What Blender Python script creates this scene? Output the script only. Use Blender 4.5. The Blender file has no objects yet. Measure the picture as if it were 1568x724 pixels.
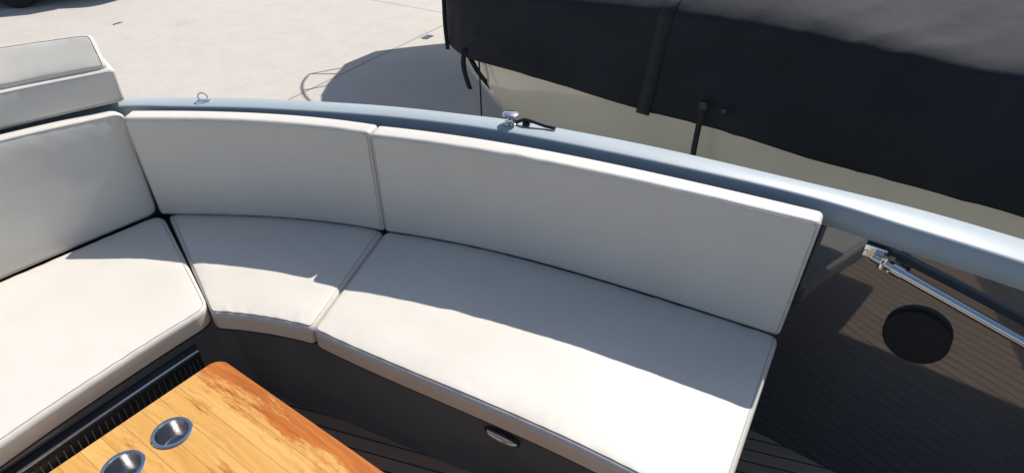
import bpy, bmesh, math, random
import numpy as np
from mathutils import Vector as V, Matrix, noise
random.seed(4)
scene=bpy.context.scene
# ------------------------------------------------------------------ materials
class NT:
    def __init__(s,name):
        s.m=bpy.data.materials.new(name); s.m.use_nodes=True
        s.t=s.m.node_tree; s.b=s.t.nodes['Principled BSDF']
    def n(s,typ,**kw):
        nd=s.t.nodes.new(typ)
        for k,v in kw.items():
            if k.startswith('i_'):
                nd.inputs[k[2:].replace('_',' ')].default_value=v
            else: setattr(nd,k,v)
        return nd
    def l(s,a,b): s.t.links.new(a,b)
    def math(s,op,a,b=None,c=None):
        nd=s.n('ShaderNodeMath',operation=op)
        for i,v in enumerate((a,b,c)):
            if v is None: continue
            if isinstance(v,(int,float)): nd.inputs[i].default_value=v
            else: s.l(v,nd.inputs[i])
        return nd.outputs[0]
    def pos(s):
        return s.n('ShaderNodeNewGeometry').outputs['Position']
    def dot(s,vec,d):
        nd=s.n('ShaderNodeVectorMath',operation='DOT_PRODUCT'); s.l(vec,nd.inputs[0]); nd.inputs[1].default_value=d
        return nd.outputs['Value']
    def noise(s,vec,scale,detail=4,rough=.55):
        nd=s.n('ShaderNodeTexNoise'); s.l(vec,nd.inputs['Vector'])
        nd.inputs['Scale'].default_value=scale; nd.inputs['Detail'].default_value=detail; nd.inputs['Roughness'].default_value=rough
        return nd.outputs['Fac']
    def ramp(s,fac,stops):
        nd=s.n('ShaderNodeValToRGB'); s.l(fac,nd.inputs[0])
        el=nd.color_ramp.elements
        while len(el)<len(stops): el.new(.5)
        for e,(p,c) in zip(el,stops):
            e.position=p; e.color=(*c,1) if len(c)==3 else c
        return nd.outputs[0]
    def mix(s,fac,a,b,typ='MIX'):
        nd=s.n('ShaderNodeMix',data_type='RGBA',blend_type=typ)
        for i,v in ((0,fac),(6,a),(7,b)):
            if isinstance(v,(int,float)): nd.inputs[i].default_value=v
            elif isinstance(v,tuple): nd.inputs[i].default_value=(*v,1)
            else: s.l(v,nd.inputs[i])
        return nd.outputs[2]
    def bump(s,h,dist,strength=1.0):
        nd=s.n('ShaderNodeBump'); nd.inputs['Strength'].default_value=strength; nd.inputs['Distance'].default_value=dist
        s.l(h,nd.inputs['Height']); s.l(nd.outputs[0],s.b.inputs['Normal'])
    def set(s,**kw):
        for k,v in kw.items():
            k=k.replace('_',' ')
            if isinstance(v,tuple): s.b.inputs[k].default_value=(*v,1)
            elif isinstance(v,(int,float)): s.b.inputs[k].default_value=v
            else: s.l(v,s.b.inputs[k])
        return s

def simple(name,col,rough=.5,metal=0,coat=0,var=.12,scale=6,bump=0,bscale=200):
    t=NT(name); p=t.pos(); f=t.noise(p,scale)
    c=t.ramp(f,[(.3,tuple(x*(1-var) for x in col)),(.7,tuple(min(1,x*(1+var)) for x in col))])
    t.set(Base_Color=c,Roughness=rough,Metallic=metal,Coat_Weight=coat,Coat_Roughness=.03)
    if bump: t.bump(t.noise(p,bscale,3),bump)
    return t.m

def vinyl(name,c0,c1):
    t=NT(name); p=t.pos()
    f=t.noise(p,3.5,5)
    c=t.ramp(f,[(.3,c0),(.7,c1)])
    t.set(Base_Color=c,Roughness=t.math('MULTIPLY_ADD',t.noise(p,9),.12,.36),Specular_IOR_Level=.4)
    vo=t.n('ShaderNodeTexVoronoi'); t.l(p,vo.inputs['Vector']); vo.inputs['Scale'].default_value=700
    h=t.math('ADD',t.math('MULTIPLY',vo.outputs['Distance'],.10),t.math('MULTIPLY',t.noise(p,7,2),2.0))
    t.bump(h,.0015,.8)
    return t.m
M_vinyl=vinyl('vinyl',(.685,.635,.56),(.73,.685,.61))
M_boxing_bounce=vinyl('vinyl_boxing_bounce',(.71,.58,.45),(.75,.62,.49))  # tan base paints warm bounce light from the teak into the cushion sides
M_vback=simple('cushion_backing',(.03,.03,.032),.7)
M_pipe=simple('piping',(.44,.415,.375),.5)
M_gel=simple('gelcoat_grey',(.058,.063,.068),.06,0,1,.06,2)
M_gel.node_tree.nodes['Principled BSDF'].inputs['Coat IOR'].default_value=1.8
M_base=simple('gelcoat_locker',(.125,.133,.142),.20,0,.4,.14,3)
M_gun=simple('gunwale_paint',(.37,.42,.445),.5,0,.12,.05,3)
M_gun.node_tree.nodes['Principled BSDF'].inputs['Coat Roughness'].default_value=.3
M_gun.node_tree.nodes['Principled BSDF'].inputs['Specular IOR Level'].default_value=.4
M_chrome=simple('stainless',(.78,.77,.75),.10,1,0,.05,8)
M_brushed=simple('brushed_stainless',(.62,.61,.60),.26,1,0,.12,30)
M_black=simple('black_plastic',(.012,.012,.013),.4)
M_spk=simple('speaker_mesh',(.020,.017,.015),.75,bump=.002,bscale=600)
M_rub=simple('black_webbing',(.012,.012,.014),.8,bump=.001,bscale=400)
M_rubber=simple('tyre_rubber',(.02,.02,.02),.8)

def teak():
    t=NT('teak_deck'); p=t.pos()
    d=(.955,-.297,0); nn=(.297,.955,0)
    v=t.dot(p,nn); u=t.dot(p,d)
    fr=t.math('FRACT',t.math('DIVIDE',v,.052))
    line=t.math('LESS_THAN',fr,.11)
    sc=t.n('ShaderNodeCombineXYZ'); t.l(t.math('MULTIPLY',u,2.5),sc.inputs[0]); t.l(t.math('MULTIPLY',v,60),sc.inputs[1])
    g=t.noise(sc.outputs[0],1.2,6)
    pl=t.n('ShaderNodeTexWhiteNoise',noise_dimensions='1D'); t.l(t.math('FLOOR',t.math('DIVIDE',v,.052)),pl.inputs['W'])
    wood=t.ramp(g,[(.3,(.40,.29,.20)),(.7,(.54,.41,.30))])
    wood=t.mix(t.math('MULTIPLY',pl.outputs['Value'],.3),wood,(.35,.23,.15))
    t.set(Base_Color=t.mix(line,wood,(.05,.042,.038)),Roughness=.6)
    return t.m
M_teak=teak()

def tablewood():
    t=NT('table_wood'); p=t.pos()
    d=(.815,-.58,0); nn=(.58,.815,0)
    v=t.dot(p,nn); u=t.dot(p,d)
    cb=t.n('ShaderNodeCombineXYZ'); t.l(t.math('MULTIPLY',u,1.6),cb.inputs[0]); t.l(t.math('MULTIPLY',v,22),cb.inputs[1])
    warp=t.noise(p,5,3)
    cb2=t.n('ShaderNodeCombineXYZ'); t.l(t.math('MULTIPLY',u,2.2),cb2.inputs[0]); t.l(t.math('ADD',t.math('MULTIPLY',v,75),t.math('MULTIPLY',warp,5)),cb2.inputs[1])
    g=t.noise(cb.outputs[0],1,5,.6); g2=t.noise(cb2.outputs[0],1.4,6,.65)
    base=t.ramp(g,[(.3,(.56,.265,.055)),(.5,(.72,.40,.11)),(.72,(.79,.48,.16))])
    base=t.mix(.5,base,t.ramp(g2,[(.32,(.42,.18,.035)),(.45,(.70,.38,.095)),(.7,(.84,.55,.20))]))
    idx=t.math('FLOOR',t.math('DIVIDE',v,.048))
    pl=t.n('ShaderNodeTexWhiteNoise',noise_dimensions='1D'); t.l(idx,pl.inputs['W'])
    base=t.mix(t.math('MULTIPLY',pl.outputs['Value'],.45),base,(.56,.23,.035))
    fr=t.math('FRACT',t.math('DIVIDE',v,.048)); ln=t.math('LESS_THAN',fr,.04)
    base=t.mix(t.math('MULTIPLY',ln,.55),base,(.24,.09,.015))
    cb3=t.n('ShaderNodeCombineXYZ'); t.l(t.math('MULTIPLY',u,4.2),cb3.inputs[0]); t.l(t.math('MULTIPLY',v,24),cb3.inputs[1])
    wn=t.noise(cb3.outputs[0],1,8,.8)
    edge=t.math('MAXIMUM',t.math('MULTIPLY_ADD',v,2.9,-1.33),0.0)
    fac=t.math('ADD',wn,edge)
    mk=t.ramp(fac,[(.57,(0,0,0)),(.66,(1,1,1))])
    base=t.mix(t.math('MULTIPLY',mk,.82),base,t.ramp(g2,[(.3,(.30,.045,.005)),(.7,(.60,.16,.02))]))
    grime=t.ramp(t.noise(p,24,7,.75),[(.56,(0,0,0)),(.72,(1,1,1))])
    base=t.mix(t.math('MULTIPLY',grime,.25),base,(.26,.13,.05))
    t.set(Base_Color=base,Roughness=t.math('MULTIPLY_ADD',mk,-.25,.5))
    t.bump(g2,.0008,.6)
    return t.m
M_table=tablewood()

def concrete():
    t=NT('concrete'); p=t.pos()
    f=t.noise(p,.35,8,.6); f2=t.noise(p,3,8,.7); f3=t.noise(p,45,3)
    c=t.ramp(f,[(.3,(.49,.44,.38)),(.7,(.61,.56,.50))])
    c=t.mix(.5,c,t.ramp(f2,[(.3,(.46,.415,.36)),(.5,(.58,.53,.47)),(.75,(.65,.60,.54))]))
    c=t.mix(.3,c,t.ramp(f3,[(.3,(.38,.34,.3)),(.7,(.68,.63,.57))]))
    stain=t.ramp(t.noise(p,.9,9,.75),[(.60,(0,0,0)),(.74,(1,1,1))])
    c=t.mix(t.math('MULTIPLY',stain,.45),c,(.33,.30,.26))
    wob=t.math('MULTIPLY',t.noise(p,1.3,4),.06)
    for (nn,off,per,w) in (((-.87,.48,0),5.42,6.0,.0024),((.50,.866,0),2.2,6.0,.0022)):
        v=t.math('DIVIDE',t.math('SUBTRACT',t.math('ADD',t.dot(p,nn),wob),off),per)
        fr=t.math('ABSOLUTE',t.math('SUBTRACT',t.math('FRACT',t.math('ADD',v,.5)),.5))
        ln=t.math('LESS_THAN',fr,w)
        c=t.mix(t.math('MULTIPLY',ln,.65),c,(.18,.165,.145))
    t.set(Base_Color=c,Roughness=.85)
    t.bump(t.math('ADD',f2,t.math('MULTIPLY',f3,.3)),.01,.4)
    return t.m
M_conc=concrete()

def canvas():
    t=NT('cover_canvas'); p=t.pos()
    f=t.noise(p,1.6,6,.6); f2=t.noise(p,90,4,.7)
    c=t.ramp(f,[(.3,(.014,.016,.020)),(.7,(.024,.0265,.032))])
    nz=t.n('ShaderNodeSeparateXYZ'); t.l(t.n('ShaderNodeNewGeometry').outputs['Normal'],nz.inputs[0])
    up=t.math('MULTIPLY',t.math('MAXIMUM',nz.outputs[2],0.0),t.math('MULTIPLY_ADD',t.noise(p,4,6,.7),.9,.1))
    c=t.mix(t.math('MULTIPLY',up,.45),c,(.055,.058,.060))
    spots=t.ramp(t.noise(p,38,2),[(.75,(0,0,0)),(.79,(1,1,1))])
    c=t.mix(t.math('MULTIPLY',spots,.3),c,(.12,.12,.12))
    t.set(Base_Color=c,Roughness=.78,Specular_IOR_Level=.18)
    t.bump(t.math('ADD',t.math('MULTIPLY',t.noise(p,2.5,4,.5),1.0),t.math('MULTIPLY',f2,.03)),.025,.6)
    return t.m
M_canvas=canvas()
M_seam=simple('cover_seam',(.009,.010,.012),.75)
M_cream=simple('hull_cream',(.68,.62,.48),.2,0,1,.08,1.5)
M_car=simple('car_paint_black',(.015,.015,.017),.2,0,1)
M_glass=simple('car_glass',(.02,.025,.03),.05)

# ------------------------------------------------------------------ helpers
def empty(name,loc=(0,0,0)):
    e=bpy.data.objects.new(name,None); e.location=(0,0,0); scene.collection.objects.link(e); return e
def mesh(name,verts,faces,mat,parent=None,smooth=True):
    me=bpy.data.meshes.new(name); me.from_pydata([tuple(v) for v in verts],[],faces); me.update()
    ob=bpy.data.objects.new(name,me); scene.collection.objects.link(ob)
    if mat: me.materials.append(mat)
    if smooth:
        for p in me.polygons: p.use_smooth=True
    if parent: ob.parent=parent
    return ob
def bev(ob,w,seg=3,ang=40):
    m=ob.modifiers.new('b','BEVEL'); m.width=w; m.segments=seg; m.limit_method='ANGLE'; m.angle_limit=math.radians(ang)
    return ob
def tube(name,pts,r,mat,parent=None,cyc=False,res=4):
    cu=bpy.data.curves.new(name,'CURVE'); cu.dimensions='3D'; cu.bevel_depth=r; cu.bevel_resolution=res; cu.use_fill_caps=True
    sp=cu.splines.new('POLY'); sp.points.add(len(pts)-1)
    for q,p in zip(sp.points,pts): q.co=(*p,1)
    sp.use_cyclic_u=cyc; sp.use_smooth=True
    cu.materials.append(mat)
    ob=bpy.data.objects.new(name,cu); scene.collection.objects.link(ob)
    if parent: ob.parent=parent
    return ob
def box(name,c,size,R,mat,parent=None,b=.003):
    vs=[];
    for x in (-.5,.5):
        for y in (-.5,.5):
            for z in (-.5,.5):
                vs.append(V(c)+R@V((x*size[0],y*size[1],z*size[2])))
    fs=[(0,1,3,2),(4,6,7,5),(0,4,5,1),(2,3,7,6),(0,2,6,4),(1,5,7,3)]
    ob=mesh(name,vs,fs,mat,parent,False)
    if b: bev(ob,b,3)
    return ob
def lathe(name,c,axis,prof,mat,parent=None,n=48):
    q=V(axis).normalized().to_track_quat('Z','Y').to_matrix()
    vs=[];fs=[]
    for r,h in prof:
        for i in range(n):
            a=2*math.pi*i/n
            vs.append(V(c)+q@V((r*math.cos(a),r*math.sin(a),h)))
    for k in range(len(prof)-1):
        for i in range(n):
            j=(i+1)%n
            fs.append((k*n+i,k*n+j,(k+1)*n+j,(k+1)*n+i))
    ob=mesh(name,vs,fs,mat,parent)
    e=ob.modifiers.new('e','EDGE_SPLIT'); e.split_angle=math.radians(40)
    return ob
class Curve:
    def __init__(s,pts,deg=3):
        P=np.array(pts,float); d=np.r_[0,np.cumsum(np.linalg.norm(np.diff(P,axis=0),axis=1))]
        s.L=d[-1]; u=d/d[-1]; s.c=[np.polyfit(u,P[:,k],min(deg,len(P)-1)) for k in range(P.shape[1])]
    def __call__(s,u): return V([float(np.polyval(c,u)) for c in s.c])
def catmull(P,n=10):
    P=[V(p) for p in P]; out=[]
    for i in range(len(P)-1):
        p0=P[i-1] if i else 2*P[0]-P[1]; p1=P[i];p2=P[i+1]; p3=P[i+2] if i+2<len(P) else 2*P[-1]-P[-2]
        for k in range(n):
            t=k/n
            out.append(.5*((2*p1)+(p2-p0)*t+(2*p0-5*p1+4*p2-p3)*t*t+(3*p1-p0-3*p2+p3)*t**3))
    out.append(P[-1]); return out

def cushion(name,lo,hi,T,parent,kind,r=.02,Rc=.035,bulge=.008,seed=0,wr=.0022,pucker=()):
    """lo(u),hi(u): 3-D curves bounding the show face. kind 'seat' -> out=+Z, 'back' -> out toward the cockpit"""
    L=(lo.L+hi.L)/2; W=sum((hi(u)-lo(u)).length for u in (0,.25,.5,.75,1))/5
    def axis(D):
        a=[r*(1-math.cos(math.radians(90*k/6))) for k in range(7)]
        a+= [Rc] if Rc>r*1.05 else []
        m=max(2,int((D-2*a[-1])/.016)); inner=[a[-1]+(D-2*a[-1])*k/m for k in range(1,m)]
        return a+inner+[D-x for x in reversed(a)]
    xs=axis(L); ys=axis(W)
    def warp(x,y):
        cx=Rc if x<Rc else (L-Rc if x>L-Rc else x); cy=Rc if y<Rc else (W-Rc if y>W-Rc else y)
        a=x-cx;b=y-cy; l=math.hypot(a,b)
        if l<1e-9 or a==0 or b==0: return x,y
        m=max(abs(a),abs(b)); return cx+a/l*m, cy+b/l*m
    def out(u):
        if kind=='seat': return V((0,0,1))
        e=.01; t=lo(min(1,u+e))-lo(max(0,u-e)); v=hi(u)-lo(u)
        return t.cross(v).normalized()
    def place(x,y,z,dis=0):
        u=x/L; v=y/W
        P=lo(u).lerp(hi(u),v)
        return P+out(min(1,max(0,u)))*(z-T+dis)
    def zt(d): return T if d>=r else T-r+math.sqrt(max(0,r*r-(r-d)**2))
    def dent(x,y):
        s=0
        for (pu,pv,amp,rad) in pucker:
            s-=amp*math.exp(-(((x-pu*L)/rad)**2+((y-pv*W)/(rad*1.4))**2))
        return s
    def relief(x,y):
        d=min(x,L-x,y,W-y); u=x/L; v=y/W
        cr=(1-(2*u-1)**8)*(1-(2*v-1)**6)
        dz=bulge*cr+wr*2*noise.noise(V((x*3+seed*7,y*5,seed)))*cr
        ed=math.exp(-((d-.02)/.02)**2)
        # shallow stretch creases running in from the seams
        cz=math.exp(-((d-.06)/.05)**2)
        cre=noise.noise(V((x*34+seed*5,y*34,seed*3))) 
        return dz+wr*ed*noise.noise(V((x*26,y*26,seed*3)))+wr*.35*cz*cre+dent(x,y)
    vs=[];nx=len(xs);ny=len(ys)
    for side in (1,0):
        for y in ys:
            for x in xs:
                d=min(x,L-x,y,W-y); z=zt(d)
                if side: dz=relief(x,y)
                else: z=T-z; dz=0
                X,Y=warp(x,y)
                vs.append(place(X,Y,z,dz))
    fs=[];N=nx*ny
    I=lambda i,j:j*nx+i
    for j in range(ny-1):
        for i in range(nx-1):
            fs.append((I(i,j),I(i+1,j),I(i+1,j+1),I(i,j+1)))
            fs.append((N+I(i,j),N+I(i,j+1),N+I(i+1,j+1),N+I(i+1,j)))
    per=[I(i,0) for i in range(nx)]+[I(nx-1,j) for j in range(1,ny)]+[I(i,ny-1) for i in range(nx-2,-1,-1)]+[I(0,j) for j in range(ny-2,0,-1)]
    for k in range(len(per)):
        a=per[k];b=per[(k+1)%len(per)]
        fs.append((b,a,N+a,N+b))
    ob=mesh(name,vs,fs,M_vinyl,parent)
    ob.data.materials.append(M_vback); ob.data.materials.append(M_boxing_bounce)
    for p_ in ob.data.polygons:
        if min(p_.vertices)>=N: p_.material_index=1
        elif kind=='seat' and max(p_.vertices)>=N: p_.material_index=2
    p=r*.75; zp=zt(p)+.0001
    pts=[]
    def seg(x0,y0,x1,y1,n):
        for k in range(n):
            t=k/n; x=x0+(x1-x0)*t; y=y0+(y1-y0)*t
            X,Y=warp(x,y); pts.append(place(X,Y,zp,relief(x,y)))
    nL=int(L/.012); nW=int(W/.012)
    seg(p,p,L-p,p,nL); seg(L-p,p,L-p,W-p,nW); seg(L-p,W-p,p,W-p,nL); seg(p,W-p,p,p,nW)
    tube(name+'_piping',pts,.0015,M_pipe,parent,True,2)
    return ob
def c3(pts,z,deg=3):
    if isinstance(z,(int,float)): z=[z]*len(pts)
    return Curve([(p[0],p[1],zz) for p,zz in zip(pts,z)],deg)

# ------------------------------------------------------------------ seating
SEAT=1.5
bench=empty('curved_bench_seat')
Aback=c3([(-2.13,1.26),(-1.74,1.729),(-1.585,1.933),(-1.378,2.160)],SEAT,2)
Afront=c3([(-1.47,.78),(-1.316,1.069),(-1.184,1.299),(-1.097,1.437),(-.978,1.600)],SEAT,2)
Bback=c3([(-1.358,2.160),(-1.107,2.152),(-.845,2.128),(-.66,2.090),(-.483,2.042)],SEAT)
Bfront=c3([(-.962,1.572),(-.792,1.546),(-.624,1.498)],SEAT,2)
Cback=c3([(-.481,2.038),(-.251,1.977),(-.08,1.915),(.26,1.767),(.58,1.601),(.824,1.471)],SEAT)
Cfront=c3([(-.622,1.496),(-.478,1.409),(-.349,1.337),(-.061,1.193),(.192,1.045),(.283,.984),(.474,.853)],SEAT)
cushion('seat_cushion_left',Afront,Aback,.08,bench,'seat',r=.017,seed=1,Rc=.05)
cushion('seat_cushion_corner',Bfront,Bback,.08,bench,'seat',r=.017,seed=2,Rc=.025)
cushion('seat_cushion_long',Cfront,Cback,.08,bench,'seat',r=.017,seed=3,Rc=.030)
ZB=1.503
Llo=c3([(-2.14,1.22),(-1.74,1.729),(-1.585,1.933),(-1.385,2.154)],ZB,2)
Lhi=c3([(-2.15,1.38),(-1.68,1.915),(-1.57,2.07),(-1.404,2.200)],[1.95,1.94,1.925,1.912],2)
Mlo=c3([(-1.376,2.140),(-1.107,2.133),(-.845,2.11),(-.66,2.074),(-.482,2.024)],ZB)
Mhi=c3([(-1.396,2.150),(-1.129,2.150),(-.767,2.108),(-.490,2.033)],1.91)
Rlo=c3([(-.479,2.022),(-.251,1.962),(-.08,1.901),(.26,1.753),(.58,1.585),(.815,1.459)],ZB)
Rhi=c3([(-.486,2.018),(-.181,1.938),(.064,1.845),(.422,1.693),(.677,1.565),(.845,1.478)],1.91)
cushion('backrest_left',Llo,Lhi,.07,bench,'back',r=.013,Rc=.035,seed=4)
cushion('backrest_corner',Mlo,Mhi,.075,bench,'back',r=.013,Rc=.016,seed=5)
cushion('backrest_long',Rlo,Rhi,.08,bench,'back',r=.013,Rc=.018,seed=6,pucker=((.355,1.0,.006,.03),(.80,.98,.002,.05)))
pad=empty('sunpad_bolster')
cushion('pad_lower',c3([(-2.30,1.42),(-1.74,2.005),(-1.425,2.262)],1.925,2),c3([(-2.30,1.46),(-1.74,2.045),(-1.432,2.275)],2.048,2),.34,pad,'back',r=.014,Rc=.018,seed=7,bulge=.008)
cushion('pad_upper',c3([(-2.30,1.455),(-1.74,2.052),(-1.45,2.27)],2.050,2),c3([(-2.36,1.60),(-1.80,2.16),(-1.51,2.34)],2.155,2),.12,pad,'back',r=.018,Rc=.022,seed=8,bulge=.008)

# ------------------------------------------------------------------ our boat
boat=empty('motor_boat')
pairs=[((2.62,.25),(2.70,.345)),((2.0,.745),(2.08,.845)),((1.6,1.067),(1.675,1.165)),((1.293,1.313),(1.364,1.413)),((1.09,1.468),(1.155,1.567)),((.853,1.64),(.90,1.715)),
((.448,1.852),(.49,1.942)),((.036,2.038),(.07,2.130)),((-.194,2.121),(-.17,2.205)),((-.532,2.203),(-.51,2.287)),((-.932,2.258),(-.93,2.343)),((-1.25,2.275),(-1.26,2.357)),
((-1.47,2.275),(-1.54,2.345)),((-1.62,2.2),(-1.73,2.26)),((-1.80,2.01),(-1.95,2.08)),((-2.25,1.42),(-2.42,1.48)),((-2.54,1.02),(-2.75,1.04)),((-2.48,.85),(-2.64,.82)),((-2.2,.62),(-2.27,.525)),
((-.565,-.70),(-.64,-.794)),((1.77,-2.58),(1.69,-2.68))]
pin=[V((p.x,p.y)) for p in catmull([(*a,0) for a,b in pairs],8)]
pout=[V((p.x,p.y)) for p in catmull([(*b,0) for a,b in pairs],8)]
prof=[(-.02,-.085),(-.13,-.060),(-.17,-.048),(-.18,-.040),(-.15,-.032),(-.05,-.012),(-.02,-.005),(.03,-.001),(.08,.001),(.5,.003),(.94,.001),(1.0,-.002),(1.03,-.008),(1.05,-.022),(1.05,-.055),(1.0,-.075)]
vs=[];fs=[];K=len(prof)
for a,b in zip(pin,pout):
    for f,h in prof:
        w_=(b-a).length
        ff=f*(.09/w_) if f<0 else f
        p=a.lerp(b,ff); vs.append((p.x,p.y,1.900+h))
for i in range(len(pin)-1):
    for k in range(K-1):
        fs.append((i*K+k,(i+1)*K+k,(i+1)*K+k+1,i*K+k+1))
g=mesh('gunwale',vs,fs,M_gun,boat)
def inset(path,d):
    out=[]
    for i,p in enumerate(path):
        t=path[min(i+1,len(path)-1)]-path[max(i-1,0)]; t.normalize()
        n=V((-t.y,t.x))
        out.append(p+n*d)
    return out
def loft(name,rows,mat,parent):
    n=len(rows[0]);vs=[p for r in rows for p in r];fs=[]
    for k in range(len(rows)-1):
        for i in range(n-1): fs.append((k*n+i,k*n+i+1,(k+1)*n+i+1,(k+1)*n+i))
    return mesh(name,vs,fs,mat,parent)
FL=.93
def zr(path,z): return [(p.x,p.y,z) for p in path]
loft('inner_liner',[zr(inset(pin,.004),1.885),zr(inset(pin,.006),1.83),zr(inset(pin,.02),1.5),zr(inset(pin,.035),1.1),zr(inset(pin,.045),FL-.01)],M_gel,boat)
loft('hull_side',[zr(inset(pout,.004),1.86),zr(inset(pout,.03),1.5),zr(inset(pout,.12),.9),zr(inset(pout,.35),.45),zr(inset(pout,.8),.25)],M_gun,boat)
fl=inset(pin,.03)
me=bmesh.new(); vv=[me.verts.new((p.x,p.y,FL)) for p in fl[::4]]; f=me.faces.new(vv); bmesh.ops.triangulate(me,faces=[f]); 
md=bpy.data.meshes.new('cockpit_floor'); me.normal_update(); me.to_mesh(md); md.materials.append(M_teak)
fo=bpy.data.objects.new('cockpit_floor',md); scene.collection.objects.link(fo); fo.parent=boat
fw=V((.778,-.628,0))
a=V((1.32,.97,0))+fw*.32; b=V((-.9,-.56,0))+fw*.32
pts=[a,b,b+fw*1.0,a+fw*1.0]
vs=[(p.x,p.y,z) for z in (FL-.01,FL+.14) for p in pts]
o=mesh('helm_step',vs,[(4,5,6,7),(0,1,5,4),(1,2,6,5),(2,3,7,6),(3,0,4,7)],M_base,boat,False); bev(o,.01)
Tp=[(-1.58,.80),(-1.385,1.10),(-1.20,1.38),(-1.05,1.60),(-.99,1.655),(-.93,1.645),(-.79,1.60),(-.61,1.54),(-.33,1.385),(-.04,1.245),(.21,1.10),(.40,.985),(.462,.965),(.50,1.01),(.62,1.22),(.76,1.47),(.83,1.60)]
Bp=[(-1.65,.84),(-1.45,1.14),(-1.27,1.43),(-1.09,1.68),(-1.0,1.745),(-.93,1.73),(-.782,1.665),(-.60,1.595),(-.29,1.452),(0,1.325),(.26,1.18),(.41,1.08),(.46,1.07),(.49,1.10),(.60,1.27),(.74,1.50),(.81,1.62)]
tp=catmull([(*p,0) for p in Tp],8); bp=catmull([(*p,0) for p in Bp],8)
loft('seat_base',[[(p.x,p.y,1.424) for p in tp],[(p.x,p.y,1.40) for p in tp],[(p.x*.7+q.x*.3,p.y*.7+q.y*.3,1.2) for p,q in zip(tp,bp)],[(q.x,q.y,1.0) for q in bp],[(q.x,q.y,FL) for q in bp]],M_base,boat)
me=bmesh.new()
ring=[(p.x,p.y) for p in tp[::2]]+[(p.x,p.y) for p in inset(pin,.012)[40:136:3]]
vv=[me.verts.new((x,y,1.416)) for x,y in ring]; f=me.faces.new(vv); bmesh.ops.triangulate(me,faces=[f]); md=bpy.data.meshes.new('seat_locker_top'); me.to_mesh(md); md.materials.append(M_base)
so=bpy.data.objects.new('seat_locker_top',md); scene.collection.objects.link(so); so.parent=boat
ap=[p for p in tp if p.x<-1.06]; aq=[q for p,q in zip(tp,bp) if p.x<-1.06]
def onA(k,z,o):
    f=max(0,(1.4-z)/.47); p=ap[k].lerp(aq[k],f); n=V((.85,-.53,0)); return V((p.x,p.y,z))+n*o
n=len(ap)
def strip(name,z0,z1,o,mat,th=.006):
    rows=[[onA(k,z,oo) for k in range(n)] for z,oo in ((z0,-.01),(z0,o),(z1,o),(z1,-.01))]
    return loft(name,rows,mat,boat)
strip('vent_panel',1.345,1.215,.012,M_black)
strip('chrome_strip',1.322,1.308,.016,M_brushed)
strip('vent_lip',1.21,1.18,.035,M_gel)
for k in range(2,n*6-4):
    kk=k/6; i=int(kk); f=kk-i
    if i+1>=n: break
    if k%3==0:
        a=onA(i,1.29,.014).lerp(onA(i+1,1.29,.014),f); b=onA(i,1.225,.014).lerp(onA(i+1,1.225,.014),f)
        tube('vent_slat',[a,b],.003,M_gel,boat,res=1)
ld=V((.865,-.50,0)).normalized(); lr=Matrix((ld,V((0,0,1)).cross(ld)*1,V((0,0,1)))).transposed()
La=V((-.033,1.240,1.305))
bm=bmesh.new(); bmesh.ops.create_uvsphere(bm,u_segments=32,v_segments=16,radius=1)
for v in bm.verts:
    c=v.co
    v.co=La+lr@V((c.x*.055,c.y*.013,c.z*.019))
md=bpy.data.meshes.new('locker_latch'); bm.to_mesh(md); md.materials.append(M_chrome)
for p in md.polygons:p.use_smooth=True
o=bpy.data.objects.new('locker_latch',md); scene.collection.objects.link(o); o.parent=boat
tube('latch_recess',[La+lr@V((math.cos(a)*.059,.006,math.sin(a)*.023)) for a in np.linspace(0,2*math.pi,40)[:-1]],.0025,M_black,boat,True)

pn=V((-.628,-.778,.042)).normalized(); pt=V((.778,-.628,0)); pu=pn.cross(pt); 
if pu.z<0: pu=-pu
PR=Matrix((pt,pn,pu)).transposed()
spk=empty('speaker')
sc=V((1.160,1.371,2.9-1.314))
lathe('grille',sc,pn,[(0,.0055),(.05,.0052),(.072,.0045),(.078,.0042),(.0795,.0055),(.083,.0055),(.0855,.003),(.086,0),(.086,-.01)],M_spk,spk,64)
st=empty('chrome_grab_rail')
A=V((1.030,1.492,2.9-1.100)); B=V((1.600,1.020,1.640))
dirv=(B-A).normalized(); A2=A+pn*.03; B2=B+pn*.03
box('bracket_plate',A+pn*.003,(.06,.008,.040),PR,M_chrome,st,.003)
box('bracket_knuckle',A+pn*.016+dirv*.012,(.026,.03,.024),PR,M_chrome,st,.004)
for dx in (-.022,.022): lathe('bolt',A+pn*.007+PR@V((dx,0,-.002)),pn,[(0,.004),(.004,.004),(.0055,.002),(.0055,0)],M_chrome,st,16)
tube('fork',[A2+dirv*-.002,A2+dirv*.055],.011,M_chrome,st)
lathe('pivot',A2+dirv*.03-V((0,0,.018)),(0,0,1),[(0,.038),(.009,.038),(.011,.034),(.011,.002),(.009,0),(0,0)],M_chrome,st,24)
tube('ferrule',[A2+dirv*.055,A2+dirv*.085],.018,M_chrome,st)
tube('rod',[A2+dirv*.085,B2],.0148,M_chrome,st,res=8)
box('lower_bracket',A+pn*.003+PR@V((.07,0,-.035)),(.055,.008,.024),PR,M_chrome,st,.003)
cl=empty('mooring_cleat')
c0=V((-.005,2.120,1.902))
lathe('bollard',c0,(0,0,1),[(.026,0),(.026,.004),(.017,.007),(.012,.014),(.012,.024),(.022,.030),(.029,.034),(.029,.038),(.022,.042),(0,.043)],M_chrome,cl,40)
tube('line',[c0+V(p) for p in ((.02,-.005,.008),(.05,-.014,.022),(.085,-.027,.018),(.12,-.040,.010),(.155,-.055,.008))],.0065,M_black,cl)
lathe('line_eye',c0+V((.055,-.016,.004)),(0,0,1),[(.014,0),(.014,.006),(.008,.010),(0,.011)],M_black,cl,24)
hk=empty('deck_fitting')
h0=V((-1.165,2.315,1.903))
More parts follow.
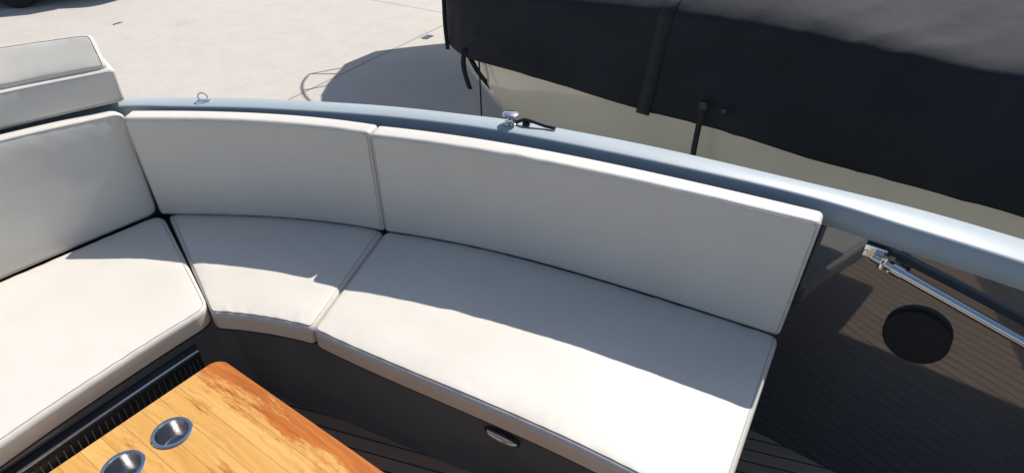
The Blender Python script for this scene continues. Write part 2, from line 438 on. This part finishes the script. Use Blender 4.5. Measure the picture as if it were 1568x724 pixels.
tube('ring',[h0+V((.018*math.cos(a),0,.016+.016*math.sin(a))) for a in np.linspace(-.6,math.pi+.6,16)],.0025,M_chrome,hk)
box('pad',h0+V((0,0,.001)),(.05,.02,.004),Matrix.Identity(3),M_chrome,hk,.001)

# ------------------------------------------------------------------ table
tb=empty('wooden_table')
td=V((.815,-.58,0)).normalized(); tn=V((.58,.815,0)).normalized()
C0=V((-.772,1.229,1.65))
LT,WT,TT=1.15,.62,.035
def rr(L,W,R,n=8):
    out=[]
    for cx,cy,a0 in ((L-R,-R,0),(R,-R,90),(R,-W+R,180),(L-R,-W+R,270)):
        for k in range(n+1):
            a=math.radians(a0+90*k/n); out.append((cx+R*math.cos(a),cy+R*math.sin(a)))
    return out
out=rr(LT,WT,.035)
bm=bmesh.new()
top=[bm.verts.new(C0+td*x+tn*y) for x,y in out]
f=bm.faces.new(top)
r_=bmesh.ops.extrude_face_region(bm,geom=[f])
for v in r_['geom']:
    if isinstance(v,bmesh.types.BMVert): v.co.z-=TT
bmesh.ops.recalc_face_normals(bm,faces=bm.faces)
md=bpy.data.meshes.new('table_top'); bm.to_mesh(md); md.materials.append(M_table)
tt=bpy.data.objects.new('table_top',md); scene.collection.objects.link(tt); tt.parent=tb
cups=[V((-.794,.987,1.65)),V((-.862,.893,1.65))]
for q in (V((-.794,.987,1.65))+td*.85,V((-.862,.893,1.65))+td*.85): cups.append(q)
cut=[]
for cpos in cups:
    bmx=bmesh.new(); bmesh.ops.create_cone(bmx,cap_ends=True,segments=48,radius1=.038,radius2=.038,depth=.2)
    for v in bmx.verts: v.co+=cpos
    mdx=bpy.data.meshes.new('cut'); bmx.to_mesh(mdx); co=bpy.data.objects.new('cut',mdx); scene.collection.objects.link(co)
    cut.append(co)
    m=tt.modifiers.new('h','BOOLEAN'); m.object=co; m.operation='DIFFERENCE'; m.solver='EXACT'
bev(tt,.006,3,50)
dg=bpy.context.evaluated_depsgraph_get(); nm=bpy.data.meshes.new_from_object(tt.evaluated_get(dg)); tt.modifiers.clear(); tt.data=nm
for co in cut: bpy.data.objects.remove(co)
for cpos in cups:
    lathe('cup_rim',cpos,(0,0,1),[(.0365,-.003),(.0455,.0008),(.0460,.0020),(.0445,.0035),(.0405,.0038),(.0375,.0030),(.0362,.0005)],M_chrome,tb,64)
    lathe('cup_wall',cpos,(0,0,1),[(.0362,.0005),(.0358,-.02),(.0352,-.045),(.034,-.0485),(.031,-.050)],M_brushed,tb,64)
    lathe('cup_base',cpos,(0,0,1),[(.031,-.050),(.030,-.0525),(.028,-.0525),(.027,-.050),(.008,-.0495),(.0001,-.0495)],M_brushed,tb,64)
    lathe('cup_drain',cpos+V((0,0,-.0493)),(0,0,1),[(.005,0),(.005,.001),(.0001,.001)],M_black,tb,20)
ctr=C0+td*LT/2-tn*WT/2
lathe('table_leg',V((ctr.x,ctr.y,FL)),(0,0,1),[(.15,0),(.15,.01),(.05,.02),(.04,.04),(.04,.67),(.09,.684)],M_chrome,tb)

# ------------------------------------------------------------------ covered neighbour boat, added off-frame shadow caster
AX=V((.784,-.62,0)); NX=V((.62,.784,0))
def covered(name,a_tip,nc,B,Lb,a_end,zh,zt_l,zt_r,zr_,zbot,seed):
    root=empty(name)
    def hb(a,back=0,sc=1):
        s=(a-(a_tip+back))/Lb
        if s<=0: return 0
        return B*sc*math.sin(math.pi/2*min(1,s))
    na=200
    As=[a_tip+(a_end-a_tip)*(k/na)**1.5 for k in range(na+1)]
    def P(a,n,z): q=AX*a+NX*(nc+n); return V((q.x,q.y,z))
    def ztop(a):
        t=min(1,max(0,(a-a_tip)/3.0)); return zt_l+(zt_r-zt_l)*t
    def sec(a,w):
        h=hb(a); zt=ztop(a)
        hem=zh+.008*math.sin(a*5+seed)+.012*noise.noise(V((a*2.2,seed,0)))
        if w<.45:
            t=w/.45; f=1.0-.03*t; z=hem+(zt-.03-hem)*t
        else:
            t=(w-.45)/.55
            f=.97*(1-t); rise=(zr_-zt)*(1-(1-t)**1.5)
            z=zt-.03*(1-min(1,t*10))**2+rise*min(1,h/B*1.1)
        return h*f,z
    def disp(a,w,sgn):
        top=min(1,max(0,(w-.38)/.18)); top=top*top*(3-2*top)
        k1=noise.noise(V((a*1.1+w*3,w*1.2-a*.4,seed+sgn)))
        k2=noise.noise(V((a*3.2-w*5,w*2+a*.8,seed+4+sgn)))
        fold=math.exp(-((k2-.05)/.07)**2)
        dy=(.026*k1+.012*fold)*(1-.6*top)*(1 if hb(a)>.2 else .3)
        dz=(.035*k1+.018*fold)*top
        return dy,dz,top
    nw=56
    vs=[];fs=[]
    for a in As:
        for j in range(2*nw+1):
            w=j/nw if j<=nw else (2*nw-j)/nw
            sgn=-1 if j<=nw else 1
            y,z=sec(a,w); dy,dz,_=disp(a,w,sgn if w<.95 else 0)
            vs.append(P(a,sgn*(y+dy*(1 if w<.95 else 0)),z+dz))
    K=2*nw+1
    for i in range(na):
        for j in range(2*nw):
            fs.append((i*K+j,(i+1)*K+j,(i+1)*K+j+1,i*K+j+1))
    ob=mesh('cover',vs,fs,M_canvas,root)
    so=ob.modifiers.new('s','SOLIDIFY'); so.thickness=.004; so.offset=1
    lv=[(zh+.25,0,.965),(zh+.02,.02,.96),(zh-.2,.12,.94),(zh-.45,.32,.88),(zh-.7,.62,.74),(zbot+.08,.95,.5),(zbot,1.1,.03)]
    vs=[];fs=[]
    for z,bk,scl in lv:
        for sgn in (-1,1):
            for a in As:
                aa=max(a,a_tip+bk) 
                vs.append(P(aa,sgn*hb(aa,bk,scl),z))
    n1=len(As)
    for k in range(len(lv)-1):
        for s_ in (0,1):
            o1=(2*k+s_)*n1;o2=(2*(k+1)+s_)*n1
            for i in range(n1-1):
                q=(o1+i,o2+i,o2+i+1,o1+i+1); fs.append(q if s_==0 else q[::-1])
    h=mesh('hull',vs,fs,M_cream,root)
    tv=[P(a_end,-B*s_,z) for z,_,s_ in lv]+[P(a_end,B*s_,z) for z,_,s_ in reversed(lv)]
    mesh('transom',tv,[tuple(range(len(tv)))],M_cream,root,False)
    for sg in (-.5,.5):
        tube('trailer_rail',[P(a_tip+1.6,sg,zbot-.06),P(a_end-.3,sg,zbot-.06)],.04,M_chrome,root)
        for da in (0,.8):
            wc=P(a_tip+ (a_end-a_tip)*.6+da,sg*2.0,.32)
            lathe('trailer_wheel',wc-NX*.1,NX,[(0,0),(.17,0),(.2,-.01),(.31,.0),(.32,.03),(.32,.17),(.31,.2),(.2,.21),(.17,.2),(0,.2)],M_rubber,root)
    def nearpt(a,w,off=.0):
        y,z=sec(a,w); dy,dz,top=disp(a,w,-1)
        return P(a,-(y+dy+.004+off*(1-top)),z+dz+off*top+.004)
    return root,P,hb,sec,nearpt
nb,P,hb,sec,near=covered('covered_boat',-4.3,4.66,1.35,1.4,4.6,1.30,1.66,1.90,2.15,.45,1)
def band(a,wd,w0,w1,off,mat,name,slant=0):
    rows=[]
    ws=np.linspace(w0,w1,60)
    for da in (-.5,-.49,.49,.5):
        o=off if abs(da)<.495 else -.01
        rows.append([near(a+slant*w+da*wd,w,o) for w in ws])
    return loft(name,rows,mat,nb)
band(-1.62,.085,-.02,.93,.008,M_seam,'cover_flap',.10)
band(.35,.006,.35,.93,.006,M_seam,'cover_seam')
def nbp(a,z,off): return P(a,-1.35-off,z)
def patch(a0,a1,w0,w1):
    rows=[[near(a0+(a1-a0)*i/12,w0+(w1-w0)*j/6,.005 if 0<i<12 and 0<j<6 else -.002) for i in range(13)] for j in range(7)]
    loft('sewn_patch',rows,M_canvas,nb)
patch(-1.09,-.80,.07,.22)
hx=-1.245
RN=Matrix((AX,NX,V((0,0,1)))).transposed()
box('strap_buckle',nbp(hx,1.44,.045),(.05,.02,.05),RN,M_black,nb,.006)
box('strap_buckle',nbp(hx+.12,1.44,.045),(.03,.02,.035),RN,M_black,nb,.005)
def ribbon(name,pts,w,mat,parent,wdir=None):
    pts=catmull(pts,6); wd=V(wdir) if wdir else AX
    rows=[[p-wd*w/2 for p in pts],[p+wd*w/2 for p in pts]]
    ob=loft(name,rows,mat,parent); s_=ob.modifiers.new('s','SOLIDIFY'); s_.thickness=.003; return ob
ribbon('hanging_strap',[nbp(hx,1.45,.05),nbp(hx-.005,1.28,.06),nbp(hx-.01,1.1,.045),nbp(hx-.01,.85,-.02)],.034,M_rub,nb)
ribbon('bow_strap',[(-.50,4.95,1.75),(-.49,4.80,1.45),(-.475,4.75,1.26)],.03,M_rub,nb,(1,0,0))
ribbon('bow_strap',[(-.33,4.55,1.36),(-.345,4.50,1.26),(-.335,4.52,1.15),(-.31,4.58,1.02)],.035,M_rub,nb,(1,0,0))
ribbon('bow_strap',[(-.33,4.50,1.36),(-.24,4.46,1.20),(-.15,4.50,1.06),(-.09,4.62,.95)],.045,M_rub,nb,(.8,.3,0))
tube('hanging_rope',[(-.23,4.42,1.38),(-.225,4.43,1.0),(-.22,4.44,.45)],.006,M_rub,nb)
shadow_root,P2,hb2,sec2,near2=covered('unseen_shadow_boat',-6.72,7.15,1.05,.95,2.0,1.9,2.5,2.65,2.8,.75,9)  # unseen boat, added out of frame to cast the dark shape on the ground
rail=[]
for k in range(15):
    t=(k/39*2-1); a=-6.90+1.3*t*t; nn_=1.0*math.sin(t*math.pi/2)
    rail.append(P2(a,nn_,2.58))
rail.append(rail[-1]+AX*.3+V((0,0,-.25)))
tube('shadow_rail',rail,.014,M_chrome,shadow_root)  # rail of the unseen boat, added for its thin shadow lines
for k in (2,8,14): tube('shadow_rail_post',[rail[k],rail[k]-V((0,0,.45))+AX*.2],.012,M_chrome,shadow_root)

# ------------------------------------------------------------------ ground, drain, cars
bm=bmesh.new(); bmesh.ops.create_grid(bm,x_segments=4,y_segments=4,size=150); md=bpy.data.meshes.new('concrete_ground'); bm.to_mesh(md); md.materials.append(M_conc)
go=bpy.data.objects.new('concrete_ground',md); scene.collection.objects.link(go)
dr=empty('ground_drain')
RZ=Matrix.Rotation(math.radians(61),3,'Z')
box('frame',(-1.16,8.9,.003),(.17,.10,.006),RZ,M_rubber,dr,.002)
for k in range(5): box('bar',V((-1.16,8.9,.007))+RZ@V((-.066+.033*k,0,0)),(.018,.08,.006),RZ,M_brushed,dr,.001)
box('lid',(-5.7,9.5,.003),(.14,.05,.006),RZ,M_brushed,dr,.002)
def car(loc,rot):
    root=empty('parked_car'); R=Matrix.Rotation(rot,3,'Z'); loc=V(loc)
    st_=[(-2.2,.45,.80,.80),(-2.1,.30,.95,.86),(-1.4,.25,1.0,.90),(-.6,.25,1.0,.91),(.7,.25,1.0,.91),(1.5,.25,.95,.89),(2.1,.30,.82,.84),(2.25,.42,.70,.74)]
    rows=[]
    for x,z0,z1,hw in st_:
        ring=[]
        for y,z in ((-hw*.9,z0),(-hw,z0+.12),(-hw,(z0+z1)/2),(-hw*.95,z1-.05),(-hw*.85,z1),(0,z1+.02),(hw*.85,z1),(hw*.95,z1-.05),(hw,(z0+z1)/2),(hw,z0+.12),(hw*.9,z0)):
            ring.append(loc+R@V((x,y,z)))
        rows.append(ring+[ring[0]])
    b=loft('body',rows,M_car,root)
    g=[]
    for x,z,hw in ((-1.7,.95,.80),(-1.2,1.42,.66),(-.2,1.50,.68),(.5,1.45,.66),(1.2,.96,.80)):
        g.append([loc+R@V((x,-hw-.02,.93)),loc+R@V((x,-hw,z)),loc+R@V((x,hw,z)),loc+R@V((x,hw+.02,.93))])
    loft('cabin',g,M_glass,root)
    for x in (-1.35,1.35):
        for s_ in (-1,1):
            lathe('wheel',loc+R@V((x,s_*.92,.33)),R@V((0,s_,0)),[(0,-.2),(.31,-.2),(.33,-.17),(.33,-.03),(.31,0),(.22,.0),(.2,-.02),(0,-.01)],M_rubber,root)
            lathe('hubcap',loc+R@V((x,s_*.92,.33)),R@V((0,s_,0)),[(.2,.0),(.12,.012),(0,.015)],M_chrome,root)
    box('underbody',loc+V((0,0,.28)),(3.9,1.6,.12),R,M_rubber,root,.02)
car((-9.08,10.93,0),math.radians(10))
car((-7.30,12.95,0),math.radians(100))

# ------------------------------------------------------------------ light, camera, world
EL=math.radians(48); sx,sy=.545,.838
sd=V((sx*math.cos(EL),sy*math.cos(EL),math.sin(EL)))
su=bpy.data.lights.new('sun','SUN'); su.energy=5.0; su.angle=math.radians(.5); su.color=(1,.965,.91)
so=bpy.data.objects.new('sun',su); scene.collection.objects.link(so); so.rotation_euler=sd.to_track_quat('Z','Y').to_euler()
w=bpy.data.worlds.new('World'); scene.world=w; w.use_nodes=True
nt=w.node_tree; sk=nt.nodes.new('ShaderNodeTexSky'); sk.sky_type='NISHITA'; sk.sun_disc=False
sk.sun_elevation=EL; sk.sun_rotation=math.atan2(sx,sy)
nt.links.new(sk.outputs[0],nt.nodes['Background'].inputs[0]); nt.nodes['Background'].inputs[1].default_value=.11
cam=bpy.data.cameras.new('camera'); cam.sensor_width=36; cam.lens=36*1000/1568; cam.clip_end=500; cam.clip_start=.02
co=bpy.data.objects.new('camera',cam); scene.collection.objects.link(co); co.location=(0,0,2.9); co.rotation_euler=(math.radians(55),0,0)
scene.camera=co
scene.view_settings.view_transform='Standard'; scene.view_settings.look='None'; scene.view_settings.exposure=0
